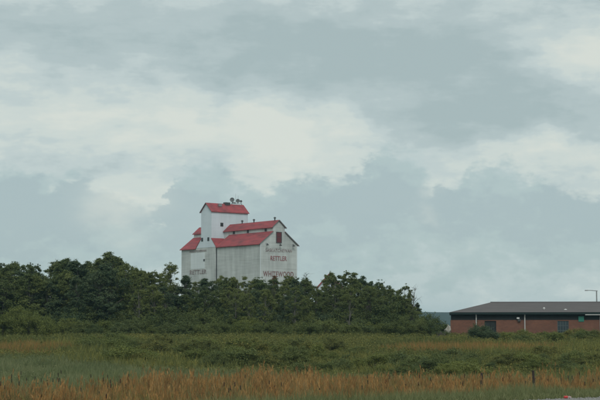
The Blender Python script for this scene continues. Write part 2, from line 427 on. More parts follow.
# gravel side road, laid just above the embankment
ed = Vector((0.777, 0.63)); nn = Vector((-0.63, 0.777))
rv, rf = [], []
for i in range(61):
    s_ = -60 + i * 2.0
    for dd in (-7.0, -4.5, -2.0, 0.0, 0.12):
        c = Vector((0, 31.6)) + ed * s_ + nn * (dd + (0.16 * math.sin(i * 1.7) + 0.1 * math.sin(i * 4.1) if dd >= 0 else 0))
        rv.append((c.x, c.y, gz(c.x, c.y) + (0.03 if dd < 0.1 else -0.05)))
for i in range(60):
    for k in range(4):
        a = i * 5 + k; rf.append((a, a + 5, a + 6, a + 1))
tag(link('gravel_road', mesh_np('gravel_road', rv, rf), M['gravel']), kind='structure')

# distant forested hill
hv, hf = [], []
hx = np.linspace(-1350, 1350, 136)
rows = [(1700, 0.0), (1760, 0.35), (1830, 0.75), (1900, 1.0), (2000, 1.0), (2150, 0.0)]
rng = np.random.default_rng(5)
for (yy, hh) in rows:
    for x_ in hx:
        top = 20.4 + 1.2 * math.sin(x_ * 0.006 + 1.0) + 0.8 * math.sin(x_ * 0.017)
        hv.append((x_, yy, 2.8 + hh * top + (rng.uniform(-0.25, 0.25) if hh > 0 else 0)))
for j in range(len(rows) - 1):
    for i in range(135):
        a = j * 136 + i; hf.append((a, a + 1, a + 137, a + 136))
tag(link('hill', mesh_np('hill', hv, hf), M['hill']), kind='structure')

# ------------------------------------------------------------------ grain elevator
# local frame: x runs along the track towards the near end (0), y goes in from the lettered long wall, z up
EY = 282.0
c0 = at(260, 328, EY)
EZ = 2.8
el = thing('grain_elevator', (c0.x, EY, EZ), R(-52), 'tall white wooden grain elevator with red roofs and a narrow headhouse rising above the trees', 'grain elevator')
H = lambda z: z - EZ
ev, lo, me_, ap = H(20.25), H(22.6), H(23.6), H(24.85)        # eave, top of lower slope, monitor eave, monitor apex
prof = [(0, 0), (9, 0), (9, ev), (5.95, lo), (5.95, me_), (4.5, ap), (3.05, me_), (3.05, lo), (0, ev)]
MB().prism(prof, 'x', -14.5, 0).build('annex_wall', M['wall'], el)
MB().prism(prof, 'x', -27.4, -20.2).box(-20.19, -15.0, 0, 9, 0, ev - 0.02).box(-16.6, -14.45, 3.06, 5.94, lo - 2, me_ - 0.01).build('main_wall', M['wall'], el)
MB().box(-15.02, -14.48, 0.12, 8.2, 0, ev - 0.25).build('gap_shade_fill', M['dark'], el)  # dark fill added for the shade in the gap between main house and annex
def lower_roof(x0, x1, parent, xe=None):
    sl = (lo - ev) / 3.05
    b = MB(); xe = x1 if xe is None else xe
    b.slab((x0, -0.35, ev - 0.35 * sl + 0.14), (xe, -0.35, ev - 0.35 * sl + 0.14), (xe, 0.05, ev + 0.05 * sl + 0.137), (x0, 0.05, ev + 0.05 * sl + 0.137), 0.13)
    b.slab((x0, 0.05, ev + 0.05 * sl + 0.137), (x1, 0.05, ev + 0.05 * sl + 0.137), (x1, 3.04, lo + 0.13), (x0, 3.04, lo + 0.13), 0.13)
    b.slab((x0, 5.96, lo + 0.13), (x1, 5.96, lo + 0.13), (x1, 9.35, ev - 0.35 * sl + 0.14), (x0, 9.35, ev - 0.35 * sl + 0.14), 0.13)
    return b.build('lower_roof', M['roof'], parent)
def monitor_roof(x0, x1, parent):
    sl = (ap - me_) / 1.45
    b = MB()
    b.slab((x0, 3.05 - 0.3, me_ - 0.3 * sl + 0.12), (x1, 2.75, me_ - 0.3 * sl + 0.12), (x1, 4.5, ap + 0.12), (x0, 4.5, ap + 0.12), 0.11)
    b.slab((x0, 4.5, ap + 0.12), (x1, 4.5, ap + 0.12), (x1, 6.25, me_ - 0.3 * sl + 0.12), (x0, 6.25, me_ - 0.3 * sl + 0.12), 0.11)
    return b.build('monitor_roof', M['roof'], parent)
lower_roof(-14.6, 0.2, el); lower_roof(-27.6, -20.3, el, -21.95)
mr = monitor_roof(-16.45, 0.2, el); monitor_roof(-27.6, -20.3, el)
# dark weathered barge boards along the near gable's rakes
def barge(pts, x0, x1, th=0.24):
    b = MB()
    for (a, c) in zip(pts[:-1], pts[1:]):
        b.prism([(a[0], a[1] + 0.13), (c[0], c[1] + 0.13), (c[0], c[1] + 0.13 - th), (a[0], a[1] + 0.13 - th)], 'x', x0, x1)
    return b
sl = (lo - ev) / 3.05
barge([(9.36, ev - 0.36 * sl), (5.97, lo)], 0.203, 0.25).build('barge_board', M['roof_trim'], el)
barge([(6.26, me_ - 0.3 * 0.86), (4.5, ap)], 0.203, 0.25).build('barge_board', M['roof_trim'], el)
barge([(-0.36, ev - 0.36 * sl), (3.03, lo)], 0.203, 0.25, 0.1).build('barge_board', M['roof_trim'], el)
barge([(2.74, me_ - 0.3 * 0.86), (4.5, ap)], 0.203, 0.25, 0.1).build('barge_board', M['roof_trim'], el)
# headhouse (tower) with its flared foot, flush with the front
te, ta = H(27.55), H(29.2)
tl, tr_, tm = -20.2, -16.5, -18.35
fl = H(21.95)
tw = MB().prism([(-21.9, ev - 0.05), (-14.95, ev - 0.05), (tr_, fl), (tr_, te), (tm, ta), (tl, te), (tl, fl)], 'y', -0.04, 9.03).build('headhouse_wall', M['tower'], el)
def slope_y(x0, z0, x1, z1, y0, y1, th=0.12):
    return MB().slab((x0, y0, z0), (x0, y1, z0), (x1, y1, z1), (x1, y0, z1), th)
ks = (ta - te) / (tm - tl)
slope_y(tl - 0.25, te - 0.25 * ks + 0.13, tm, ta + 0.13, -0.25, 9.25).build('headhouse_roof', M['roof'], el)
slope_y(tr_ + 0.25, te - 0.25 * ks + 0.13, tm, ta + 0.13, -0.25, 9.25).build('headhouse_roof', M['roof'], el)
MB().prism([(tl - 0.27, te - 0.27 * ks + 0.14), (tm, ta + 0.14), (tm, ta - 0.04), (tl - 0.27, te - 0.27 * ks - 0.04)], 'y', -0.3, -0.252).build('barge_board', M['roof_trim'], el)
MB().prism([(tr_ + 0.27, te - 0.27 * ks + 0.14), (tm, ta + 0.14), (tm, ta - 0.0), (tr_ + 0.27, te - 0.27 * ks - 0.0)], 'y', -0.3, -0.252).build('barge_board', M['roof_trim'], el)
slope_y(tr_, fl + 0.12, -14.75, ev + 0.0, -0.12, 9.1).build('flare_roof', M['roof'], el)
slope_y(tl, fl + 0.12, -22.05, ev + 0.0, -0.12, 9.1).build('flare_roof', M['roof'], el)
# openings
def window(x0, x1, y0, y1, z0, z1, parent, pane=M['dark'], axis='y'):
    """frame proud of the wall and a dark pane inside it"""
    b = MB(); t_ = 0.09
    if axis == 'y':       # in a wall whose outside is at y0 (towards -y)
        b.box(x0, x1, y0 - 0.05, y0 + 0.04, z0, z0 + t_).box(x0, x1, y0 - 0.05, y0 + 0.04, z1 - t_, z1)
        b.box(x0, x0 + t_, y0 - 0.05, y0 + 0.04, z0 + t_, z1 - t_).box(x1 - t_, x1, y0 - 0.05, y0 + 0.04, z0 + t_, z1 - t_)
        f_ = b.build('window', M['dark_metal'], parent)
        MB().box(x0 + t_, x1 - t_, y0 - 0.025, y0 + 0.03, z0 + t_, z1 - t_).build('pane', pane, f_)
    else:                 # in a wall whose outside is at x0 (towards +x)
        b.box(x0 - 0.04, x0 + 0.05, y0, y1, z0, z0 + t_).box(x0 - 0.04, x0 + 0.05, y0, y1, z1 - t_, z1)
        b.box(x0 - 0.04, x0 + 0.05, y0, y0 + t_, z0 + t_, z1 - t_).box(x0 - 0.04, x0 + 0.05, y1 - t_, y1, z0 + t_, z1 - t_)
        f_ = b.build('window', M['dark_metal'], parent)
        MB().box(x0 - 0.03, x0 + 0.025, y0 + t_, y1 - t_, z0 + t_, z1 - t_).build('pane', pane, f_)
    return f_
for xx in (-19.75, -17.55):
    window(xx - 0.32, xx + 0.32, -0.04, 0, fl - 0.45, fl + 0.3, el)
window(tr_, 0, 2.15, 2.85, H(24.5), H(25.25), el, axis='x')
for xx in (-13.0, -8.2, 0 - 2.3):
    window(xx - 0.35, xx + 0.35, 3.05, 0, lo + 0.17, me_ - 0.12, el)
MB().box(-0.005, 0.06, 3.95, 5.05, H(20.55), H(22.5)).build('loft_shutter', M['shutter'], el)
b = MB()
for (ya, yb, za, zb) in ((3.83, 3.945, 20.43, 22.62), (5.055, 5.17, 20.43, 22.62), (3.95, 5.05, 20.43, 20.545), (3.95, 5.05, 22.505, 22.62), (3.95, 5.05, 21.5, 21.56)):
    b.box(-0.01, 0.09, ya, yb, H(za), H(zb))
b.build('loft_frame', M['dark_metal'], el)
# gooseneck lamps over the sign lettering
for yy in (1.35, 4.55, 7.75):
    g_ = MB().tube([(0.0, yy, H(20.15)), (0.3, yy, H(20.3)), (0.5, yy, H(20.2))], 0.03, 6).build('lamp_arm', M['dark_metal'], el)
    MB().tube([(0.5, yy, H(20.25)), (0.52, yy, H(20.08)), (0.55, yy, H(19.9))], [0.08, 0.17, 0.3], 12).build('lamp_shade', M['dark_metal'], g_)
# ridge vents
for xx in (-12.2, -8.2, -1.3):
    v_ = MB().tube([(xx, 4.5, ap), (xx, 4.5, ap + 0.55)], 0.13, 8).build('roof_vent', M['dark_metal'], el)
    MB().tube([(xx, 4.5, ap + 0.5), (xx, 4.5, ap + 0.62), (xx, 4.5, ap + 0.78)], [0.26, 0.26, 0.05], 10).build('vent_cap', M['dark_metal'], v_)
h_ = MB().box(tm - 0.4, tm + 0.45, 4.4, 5.6, ta - 0.15, ta + 0.42).build('roof_hatch', M['dark_metal'], el)
MB().box(tm + 0.5, tm + 0.9, 2.4, 3.2, ta - 0.55, ta + 0.0).build('roof_hatch', M['metal'], el)
# painted panel and lettering
MB().box(-23.9, -18.9, -0.03, 0.01, H(16.0), H(19.25)).build('painted_panel', M['panel'], el)
lettering('lettering', 'SASKATCHEWAN', 6.2, 0.42, M['letters_faded'], el, (-21.4, -0.05, H(19.62)), (1, 0, 0))
lettering('lettering', 'RETTLER', 6.0, 0.85, M['letters_faded'], el, (-21.2, -0.05, H(15.35)), (1, 0, 0), 0.02, 0.016)
MB().box(-19.3, -18.85, -0.07, 0.0, H(17.45), H(17.9)).build('wall_box', M['dark_metal'], el)
lettering('lettering', 'SASKATCHEWAN', 6.4, 0.66, M['letters_faded'], el, (0.03, 4.5, H(19.0)), (0, 1, 0), 0.02, 0.02)
lettering('lettering', 'RETTLER', 3.95, 0.9, M['letters_red'], el, (0.03, 4.45, H(17.45)), (0, 1, 0), 0.02, 0.014)
lettering('lettering', 'WHITEWOOD', 7.4, 1.05, M['letters'], el, (0.03, 4.4, H(14.4)), (0, 1, 0), 0.02, 0.014)
# corner boards
for yy in (0.0, 8.85):
    MB().box(-0.0, 0.035, yy, yy + 0.16, 0, ev - 0.1).build('corner_board', M['panel'], el)

# antennas bolted to the headhouse ridge
def el_world(x, y, z):
    a = R(-52); return (c0.x + x * math.cos(a) - y * math.sin(a), EY + x * math.sin(a) + y * math.cos(a), EZ + z)
an = thing('antenna_mount', el_world(tm, 7.6, ta + 0.1), R(-52), 'cluster of dark dish antennas and thin masts on the headhouse ridge', 'antenna')
MB().tube([(0, -1.4, 0.22), (0, 1.3, 0.22)], 0.05, 6).tube([(0, -1.3, 0), (0, -1.3, 0.25)], 0.05, 6).tube([(0, 1.2, 0), (0, 1.2, 0.25)], 0.05, 6).build('rail', M['dark_metal'], an)
for (yy, zz, r_) in ((-1.25, 0.95, 0.48), (0.2, 0.8, 0.42), (1.0, 0.75, 0.26)):
    q = MB().tube([(0, yy, 0.2), (0, yy, zz)], 0.045, 6).build('dish_post', M['dark_metal'], an)
    MB().bowl((-0.0, yy, zz), (0.75, -0.6, 0.15), r_, 0.16).build('dish', M['dish'], q)
for (yy, hh) in ((-0.35, 2.3), (0.25, 1.9)):
    MB().tube([(0, yy, 0.15), (0, yy, hh)], [0.035, 0.02], 6).build('mast', M['metal'], an)
MB().box(-0.14, 0.14, -1.1, -0.5, 0.24, 0.5).build('equipment_box', M['metal'], an)

# second white shed with red roof glimpsed between the trees
sx = at(329, 328, 258)
sh = thing('elevator_shed', (sx.x, 258, 2.8), R(-96), 'white shed with a red roof mostly hidden by trees right of the grain elevator', 'shed')
zt = at(329, 274.5, 258).z - 2.8
MB().prism([(-2, 0), (2, 0), (2, zt - 2.2), (0, zt), (-2, zt - 2.2)], 'x', -7, 0).build('wall', M['tower'], sh)
MB().slab((-7.2, -2.2, zt - 2.42 + .16), (0.25, -2.2, zt - 2.42 + .16), (0.25, 0, zt + .16), (-7.2, 0, zt + .16), .3).slab((-7.2, 0, zt + .16), (0.25, 0, zt + .16), (0.25, 2.2, zt - 2.42 + .16), (-7.2, 2.2, zt - 2.42 + .16), .3).build('roof', M['roof'], sh)
window(0, 0, -0.4, 0.4, zt - 3.6, zt - 2.6, sh, axis='x')

# ------------------------------------------------------------------ low brick building
BY = 183.0
bx = at(450.5, 328, BY).x
bz = 2.9
BR = -6.0
bl = thing('brick_building', (bx, BY, bz), R(BR), 'long low red brick building with grey hip roof and dark green eaves', 'building')
P = lambda px: ((px - 300) / F * BY - bx) / (math.cos(R(BR)) - (px - 300) / F * math.sin(R(BR)))          # metres along the front wall
Zp = lambda py, d=BY: CAM_Z + (328 - py) / F * d - bz
L, Dp = 46.0, 12.4
zb, ze, zr = Zp(320.2), Zp(314.6), Zp(302.7, BY + 6.2)
doors = [(P(484.0), P(495.5)), (P(556.5), P(567.8))]
b = MB(); x_ = 0.0
zd = Zp(321.0)
for (a, c) in doors:
    b.box(x_, a, 0, 0.3, -0.6, zb); b.box(a, c, 0, 0.3, zd, zb); x_ = c
b.box(x_, L, 0, 0.3, -0.6, zb).box(0, 0.3, 0.3, Dp, -0.6, zb).box(L - 0.3, L, 0.3, Dp, -0.6, zb).box(0.3, L - 0.3, Dp - 0.3, Dp, -0.6, zb)
b.build('wall', M['brick'], bl)
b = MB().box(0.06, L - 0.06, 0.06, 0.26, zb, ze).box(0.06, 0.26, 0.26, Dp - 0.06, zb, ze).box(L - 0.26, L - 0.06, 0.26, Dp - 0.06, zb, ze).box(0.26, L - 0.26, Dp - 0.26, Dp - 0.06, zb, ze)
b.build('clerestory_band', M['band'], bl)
oh = 0.55
MB().box(-0.12, L + oh, -oh, Dp + oh, ze, ze + 0.26).build('fascia', M['fascia'], bl)
e_ = oh + 0.04; zt0 = ze + 0.262
hip = 6.2 + e_
MB().poly([(-0.16, -e_, zt0), (L + e_, -e_, zt0), (L + e_, Dp + e_, zt0), (-0.16, Dp + e_, zt0), (hip - e_ - 1.1, Dp / 2, zr), (L + e_ - hip, Dp / 2, zr)],
          [(0, 1, 5, 4), (1, 2, 5), (2, 3, 4, 5), (3, 0, 4), (3, 2, 1, 0)]).build('roof', M['asphalt_roof'], bl)
MB().tube([(hip - e_ - 1.1, Dp / 2, zr + 0.02), (L + e_ - hip, Dp / 2, zr + 0.02)], 0.07, 6).build('ridge_cap', M['asphalt_roof'], bl)
for px in (475.6, 524.0, 599.2):
    q = MB().tube([(P(px), -0.35, ze - 0.02), (P(px), -0.12, ze - 0.35), (P(px), -0.09, ze - 0.6), (P(px), -0.09, -0.2)], 0.07, 6).build('downpipe', M['white_pipe'], bl)
# dark recessed doors on the left
a, c = doors[0]
MB().box(a, c, 0.22, 0.28, -0.6, zd).build('door', M['door_dark'], bl)
b = MB()
for xx in (a + 0.001, (a + c) / 2 - 0.04, c - 0.081): b.box(xx, xx + 0.08, 0.12, 0.215, -0.3, zd - 0.001)
b.build('door_frame', M['band'], bl)
for xx in ((a + c) / 2 - 0.14, (a + c) / 2 + 0.11):
    MB().tube([(xx, 0.17, 0.85), (xx, 0.17, 1.15)], 0.02, 6).build('door_handle', M['metal'], bl)
# glazed entry on the right
a, c = doors[1]
gd = MB()
nv = 4
for k in range(nv + 1):
    xx = a + (c - a - 0.06) * k / nv; gd.box(xx, xx + 0.06, 0.08, 0.2, -0.3, zd - 0.001)
for zz in (-0.25, 0.75, zd - 0.62, zd - 0.075):
    for k in range(nv):
        gd.box(a + (c - a - 0.06) * k / nv + 0.06, a + (c - a - 0.06) * (k + 1) / nv, 0.09, 0.19, zz, zz + 0.06)
gd = gd.build('glazed_entry', M['frame'], bl)
for k in range(nv):
    MB().box(a + (c - a - 0.06) * k / nv + 0.06, a + (c - a - 0.06) * (k + 1) / nv, 0.13, 0.15, -0.25, zd - 0.05).build('pane', M['glass'], gd)
# green sign, flood lamp, wall lamp, pale gutter, roof vents
MB().box(P(577.5), P(583.0), -0.06, 0.0, Zp(321.8), Zp(316.4)).build('sign_board', M['green_sign'], bl)
MB().box(P(584.0), L, -oh - 0.03, -oh - 0.002, ze - 0.10, ze - 0.012).build('gutter', M['white_pipe'], bl)
q = MB().box(P(516.0), P(518.6), -0.32, -0.02, Zp(319.0), Zp(317.6)).build('flood_lamp', M['lamp'], bl)
MB().box(P(517.0), P(519.8), -0.26, 0.0, Zp(321.6), Zp(319.2)).build('lamp_bracket', M['dark_metal'], q)
for px, py, r_ in ((565.5, 311.2, 0.16), (544.0, 309.6, 0.1)):
    zz = Zp(py, BY + 2)
    q = MB().tube([(P(px), 1.2, zz - 0.6), (P(px), 1.2, zz + 0.1)], r_ * 0.7, 8).build('roof_vent', M['lamp'], bl)
    MB().tube([(P(px), 1.2, zz + 0.06), (P(px), 1.2, zz + 0.16), (P(px), 1.2, zz + 0.24)], [r_ * 1.4, r_ * 1.4, 0.02], 10).build('vent_cap', M['lamp'], q)
MB().box(-0.4, L + 0.4, -0.9, -0.02, -0.7, -0.05).build('foundation', M['gravel'], bl)

# lamp post behind the roof
lp0 = at(597.2, 328, 202)
lp = thing('street_lamp', (lp0.x, 202, 2.9), 0, 'slim street lamp with one long arm behind the brick building roof', 'street lamp')
zt = at(597, 290.6, 202).z - 2.9
MB().tube([(0, 0, 0), (0, 0, zt)], [0.12, 0.075], 8).build('pole', M['metal'], lp)
ar = MB().tube([(0.15, 0, zt - 0.05), (-0.8, 0, zt + 0.02), (-1.25, 0, zt + 0.03)], 0.045, 6).build('arm', M['metal'], lp)
MB().box(-1.6, -1.2, -0.1, 0.1, zt - 0.05, zt + 0.08).build('lamp_head', M['metal'], lp)
MB().tube([(0, 0, 0), (0, 0, 0.3)], [0.2, 0.16], 8).build('base', M['dark_metal'], lp)

# ------------------------------------------------------------------ small things
# fence posts in the reeds
for i, (px, pt, y_) in enumerate(((480.6, 373.0, 73.0), (533.2, 370.5, 70.0))):
    q = at(px, 328, y_); g_ = gz(q.x, y_)
    top = at(px, pt, y_).z - g_
    lab = ('shorter dark wooden fence post standing among the rusty reeds', 'taller dark wooden fence post among the rusty reeds near the gravel road')[i]
    fp = thing('fence_post', (q.x, y_, g_), 0.4 * i, lab, 'fence post', 'old fence posts in the reeds')
    MB().tube([(0, 0, -0.3), (0.01, 0, top * 0.5), (0.03 * (1 - 2 * i), 0.01, top)], [0.075, 0.065, 0.055], 8).build('post', M['post'], fp)
    MB().tube([(0, -0.1, top * 0.8), (0.02, -0.11, top * 0.8 + 0.05), (0.04, -0.1, top * 0.8)], 0.012, 5).build('staple', M['dark_metal'], fp)
q = at(565.8, 396.2, 37.0)
dc = thing('drink_can', (q.x, 37.0, gz(q.x, 37.0) + 0.075), R(25), 'small red can lying in the grass at the edge of the gravel road', 'can')
MB().tube([(-0.05, 0, 0), (-0.045, 0, 0), (0.045, 0, 0), (0.05, 0, 0)], [0.024, 0.032, 0.032, 0.024], 12).build('can_body', M['can'], dc)
MB().tube([(0.0502, 0, 0), (0.0532, 0, 0)], 0.022, 12).build('can_end', M['metal'], dc)
q = at(569.6, 396.2, 37.2)
def crumple(name, r_, seed, material, loc, flat=0.6):
    rg = random.Random(seed); b = MB(); n_ = 9
    for j in range(5):
        t_ = (j / 4 - 0.5) * math.pi
        for k in range(n_):
            rr = r_ * rg.uniform(0.7, 1.15)
            b.v.append((math.cos(t_) * math.cos(k * 2 * math.pi / n_) * rr, math.cos(t_) * math.sin(k * 2 * math.pi / n_) * rr, (math.sin(t_) + 1) * rr * flat))
    for j in range(4):
        for k in range(n_): b.f.append((j * n_ + k, j * n_ + (k + 1) % n_, (j + 1) * n_ + (k + 1) % n_, (j + 1) * n_ + k))
    return b.build(name, material, None, loc)
tag(crumple('paper_scrap', 0.05, 3, M['paper'], (q.x, 37.2, gz(q.x, 37.2) + 0.03)), 'crumpled pinkish paper scrap beside the red can', 'litter')
# boulders and a pale tarped heap by the brick building's left end
rk = [(437.0, 176, 0.55), (440.8, 175.5, 0.7), (444.3, 176, 0.55), (433.8, 177, 0.45)]
for i, (px, y_, r_) in enumerate(rk):
    q = at(px, 328, y_)
    tag(crumple('boulder', r_, 20 + i, M['rock'], (q.x, y_, gz(q.x, y_) - 0.15), 0.7), 'dark brown boulder in the heap left of the brick building', 'boulder', 'boulders heaped left of the brick building')
q = at(447.6, 328, 181)
tag(crumple('tarp_heap', 0.45, 40, M['tarp'], (q.x, 181, 3.2), 1.2), 'pale tarped heap beside the left corner of the brick building', 'heap')

# ------------------------------------------------------------------ vegetation: generators
def leaves_np(rg, centres, radii, per, size, flat=0.65, up=0.5):
    """leaf-sized rhombs in clumps: centres (n,3), radii (n,), per = leaves in each clump"""
    n_ = len(centres); N = n_ * per
    c = np.repeat(centres, per, 0); r_ = np.repeat(radii, per)
    d = rg.normal(size=(N, 3)); d /= np.linalg.norm(d, axis=1, keepdims=True)
    rad = r_ * np.abs(rg.normal(0.55, 0.42, N))
    pos = c + d * rad[:, None] * np.array([1, 1, flat])
    nrm = d * 0.7 + rg.normal(size=(N, 3)) * 0.6; nrm[:, 2] += up
    nrm /= np.linalg.norm(nrm, axis=1, keepdims=True)
    a = np.cross(nrm, rg.normal(size=(N, 3))); a /= np.linalg.norm(a, axis=1, keepdims=True) + 1e-9
    b = np.cross(nrm, a)
    s_ = size * rg.uniform(0.6, 1.35, N)
    L_ = a * s_[:, None]; W_ = b * (s_ * rg.uniform(0.38, 0.6, N))[:, None]
    bend = nrm * (s_ * 0.18)[:, None]
    V = np.stack([pos - L_, pos + W_ + bend, pos + L_, pos - W_ + bend], 1).reshape(-1, 3)
    Fc = np.arange(N * 4).reshape(-1, 4)
    return V, Fc

def tree_meshes(seed, shape, leaf=0.10, nclump=64, per=400, base=0.13, rad=0.28, stems=1):
    """a 10 m tree: (trunk mesh, crown mesh)"""
    rg = np.random.default_rng(seed); h = 10.0
    tb = MB()
    st = []
    for s_ in range(stems):
        a = rg.uniform(0, 6.28); k = 0.0 if stems == 1 else rg.uniform(0.5, 1.2)
        pts = [Vector((0.25 * k * math.cos(a), 0.25 * k * math.sin(a), -0.3))]
        off = Vector((0.25 * k * math.cos(a), 0.25 * k * math.sin(a), 0))
        for i in range(1, 7):
            t_ = i / 6
            off = off + Vector((rg.normal() * 0.14 + k * 0.22 * math.cos(a), rg.normal() * 0.14 + k * 0.22 * math.sin(a), 0))
            pts.append(Vector((off.x, off.y, t_ * h * (0.9 if s_ == 0 else rg.uniform(0.72, 0.9)))))
        st.append(pts)
        r0 = 0.17 if stems == 1 else 0.12
        tb.tube(pts, [r0 * (1 - 0.86 * i / 6) + 0.012 for i in range(7)], 7, False)
    cs, rs = [], []
    lob = rg.uniform(0, 6.28, 4)
    while len(cs) < nclump:
        t_ = rg.uniform(0, 1); a = rg.uniform(0, 6.28)
        if shape == 'cone': env = (1 - t_) ** 0.85 * 1.0 + 0.04
        elif shape == 'column': env = math.sin(math.pi * min(1, t_ * 0.86 + 0.12)) ** 0.5 * 0.75
        elif shape == 'thin': env = math.sin(math.pi * min(1, t_ * 0.8 + 0.16)) ** 0.9
        else: env = math.sin(math.pi * min(1.0, t_ * 0.84 + 0.13)) ** 0.62
        env *= 1 + 0.22 * math.sin(2 * a + lob[0] + 3 * t_) + 0.18 * math.sin(3 * a + lob[1] - 5 * t_)
        q = rg.uniform(0.25, 1.0) ** 0.55
        z_ = h * (base + (1 - base) * t_ * 0.96)
        sp_ = st[rg.integers(stems)]
        ax = sp_[min(6, int(t_ * 6))]
        c = Vector((ax.x + math.cos(a) * env * q * rad * h, ax.y + math.sin(a) * env * q * rad * h, z_))
        cs.append(c); rs.append(rg.uniform(0.42, 0.95) * (0.8 if t_ > 0.8 else 1.0) * (0.75 if shape in ('thin', 'cone') else 1.0))
        if rg.uniform() < 0.75:
            t2 = max(0.08, (z_ / h) * rg.uniform(0.55, 0.8)); i2 = min(5, int(t2 / 0.9 * 6))
            s0 = sp_[i2].lerp(sp_[i2 + 1], 0.5)
            mid = s0.lerp(c, 0.5) + Vector((0, 0, 0.12 * (c - s0).length)) + Vector(rg.normal(size=3) * 0.1)
            r_ = 0.055 * (1.1 - z_ / h) + 0.018
            tb.tube([s0, mid, c], [r_, r_ * 0.65, 0.01], 5, False)
    c_ = np.repeat(np.array(cs), 4, 0); r_ = np.repeat(np.array(rs), 4)
    dd = rg.normal(size=c_.shape); dd /= np.linalg.norm(dd, axis=1, keepdims=True)
    c_ = c_ + dd * (r_ * rg.uniform(0.3, 0.95, len(r_)))[:, None] * np.array([1, 1, 0.75])
    V, Fc = leaves_np(rg, c_, r_ * rg.uniform(0.35, 0.75, len(r_)), per // 4, leaf, 0.6)
    # loose sprays that break the outline
    k = nclump * 2
    idx = rg.integers(0, nclump, k); d = rg.normal(size=(k, 3)); d /= np.linalg.norm(d, axis=1, keepdims=True); d[:, 2] = np.abs(d[:, 2]) * 0.8
    c2 = np.array(cs)[idx] + d * np.array(rs)[idx][:, None] * 1.05
    V2, F2 = leaves_np(rg, c2, rg.uniform(0.12, 0.32, k), 22, leaf * 0.9)
    return tb.mesh('trunk'), mesh_np('crown', np.concatenate([V, V2]), np.concatenate([Fc, F2 + len(V)]))

def shrub_meshes(seed, w_=1.0, h=1.8, nclump=26, per=380, leaf=0.044):
    rg = np.random.default_rng(seed); tb = MB(); cs, rs = [], []
    for i in range(nclump):
        a = rg.uniform(0, 6.28); q = rg.uniform(0, 1) ** 0.5
        z_ = h * rg.uniform(0.15, 1.0) * (1 - 0.45 * q * q) * 0.92
        c = (math.cos(a) * q * w_, math.sin(a) * q * w_, z_)
        cs.append(c); rs.append(rg.uniform(0.2, 0.42) * (0.7 + 0.3 * h / 1.8))
        if i % 2 == 0:
            tb.tube([(c[0] * 0.1, c[1] * 0.1, -0.15), (c[0] * 0.5, c[1] * 0.5, z_ * 0.6), c], [0.03, 0.02, 0.006], 5, False)
    V, Fc = leaves_np(rg, np.array(cs), np.array(rs), per, leaf, 0.8)
    k = nclump
    c2 = np.array(cs) + np.stack([rg.normal(size=k) * 0.15, rg.normal(size=k) * 0.15, rg.uniform(0.2, 0.5, k)], 1) * (h / 1.8)
    V2, F2 = leaves_np(rg, c2, rg.uniform(0.06, 0.2, k), 14, leaf * 0.9, 1.4)
    return tb.mesh('stems'), mesh_np('foliage', np.concatenate([V, V2]), np.concatenate([Fc, F2 + len(V)]))

def plant(name, part1, part2, meshes, mats, loc, rz, scale, label, cat, group):
    r_ = thing(name, loc, rz, label, cat, group); r_.scale = scale
    for (nm, me, mt) in ((part1, meshes[0], mats[0]), (part2, meshes[1], mats[1])):
        if len(me.materials) == 0: me.materials.append(None)
        o = bpy.data.objects.new(nm, me); COL.objects.link(o); o.parent = r_
        o.material_slots[0].link = 'OBJECT'; o.material_slots[0].material = mt
    return r_

TV = {'round': [tree_meshes(100 + i, 'round', stems=1 + (i % 2)) for i in range(5)],
      'aspen': [tree_meshes(200 + i, 'column', leaf=0.095, nclump=44, per=400, base=0.26, rad=0.24, stems=1 + (i % 3 == 2)) for i in range(4)],
      'thin': [tree_meshes(301, 'thin', leaf=0.09, nclump=20, per=200, base=0.5, rad=0.17)],
      'sapling': [tree_meshes(311, 'column', leaf=0.085, nclump=24, per=150, base=0.62, rad=0.10)],
      'cone': [tree_meshes(400 + i, 'cone', leaf=0.095, nclump=50, per=330, base=0.06, rad=0.25) for i in range(2)]}
SV = {'mound': [shrub_meshes(500 + i) for i in range(4)],
      'upright': [shrub_meshes(520 + i, 0.7, 2.2, 24, 350, 0.044) for i in range(3)],
      'ball': [shrub_meshes(560, 1.5, 2.3, 130, 200, 0.05)],
      'big': [shrub_meshes(540 + i, 1.6, 2.8, 60, 420, 0.05) for i in range(2)]}

def zone(px):
    for lim, t_ in ((0, 'beyond the left picture edge'), (28, 'under the wide left tree'), (56, 'under the left skyline notch'), (90, 'just left of the tallest tree'), (122, 'beneath the tallest tree'), (152, 'under the skyline dip'),
                    (178, 'under the thin sapling'), (200, 'under the pointed dark tree'), (218, 'below the headhouse'), (240, 'below the left of the annex wall'), (260, 'below the right of the annex wall'), (280, 'below the letters WHITE'),
                    (298, 'below the right gable corner'), (322, 'before the hidden red roof'), (346, 'left of the light-topped tree'), (372, 'right of the light-topped tree'), (400, 'before the end tree'), (426, 'at the right tip')):
        if px < lim: return t_
    return 'before the brick building'
rnd = random.Random(11)
# skyline of the tree belt in the photo
SKY = [(-40, 268), (-20, 264), (0, 264), (22, 263), (36, 267), (45, 271), (54, 263), (64, 261), (76, 262), (85, 265), (94, 261), (105, 254), (116, 257), (124, 264), (132, 271),
       (142, 272), (152, 271), (161, 274), (172, 277), (182, 281), (195, 281), (206, 283), (217, 280), (230, 279), (245, 278), (258, 279), (272, 279), (285, 277), (298, 276),
       (306, 280), (318, 284), (330, 275), (341, 278), (351, 274), (362, 278), (374, 282), (385, 285), (396, 289), (404, 287), (411, 296), (418, 308)]
def sky_at(px): return float(np.interp(px, [q[0] for q in SKY], [q[1] for q in SKY]))

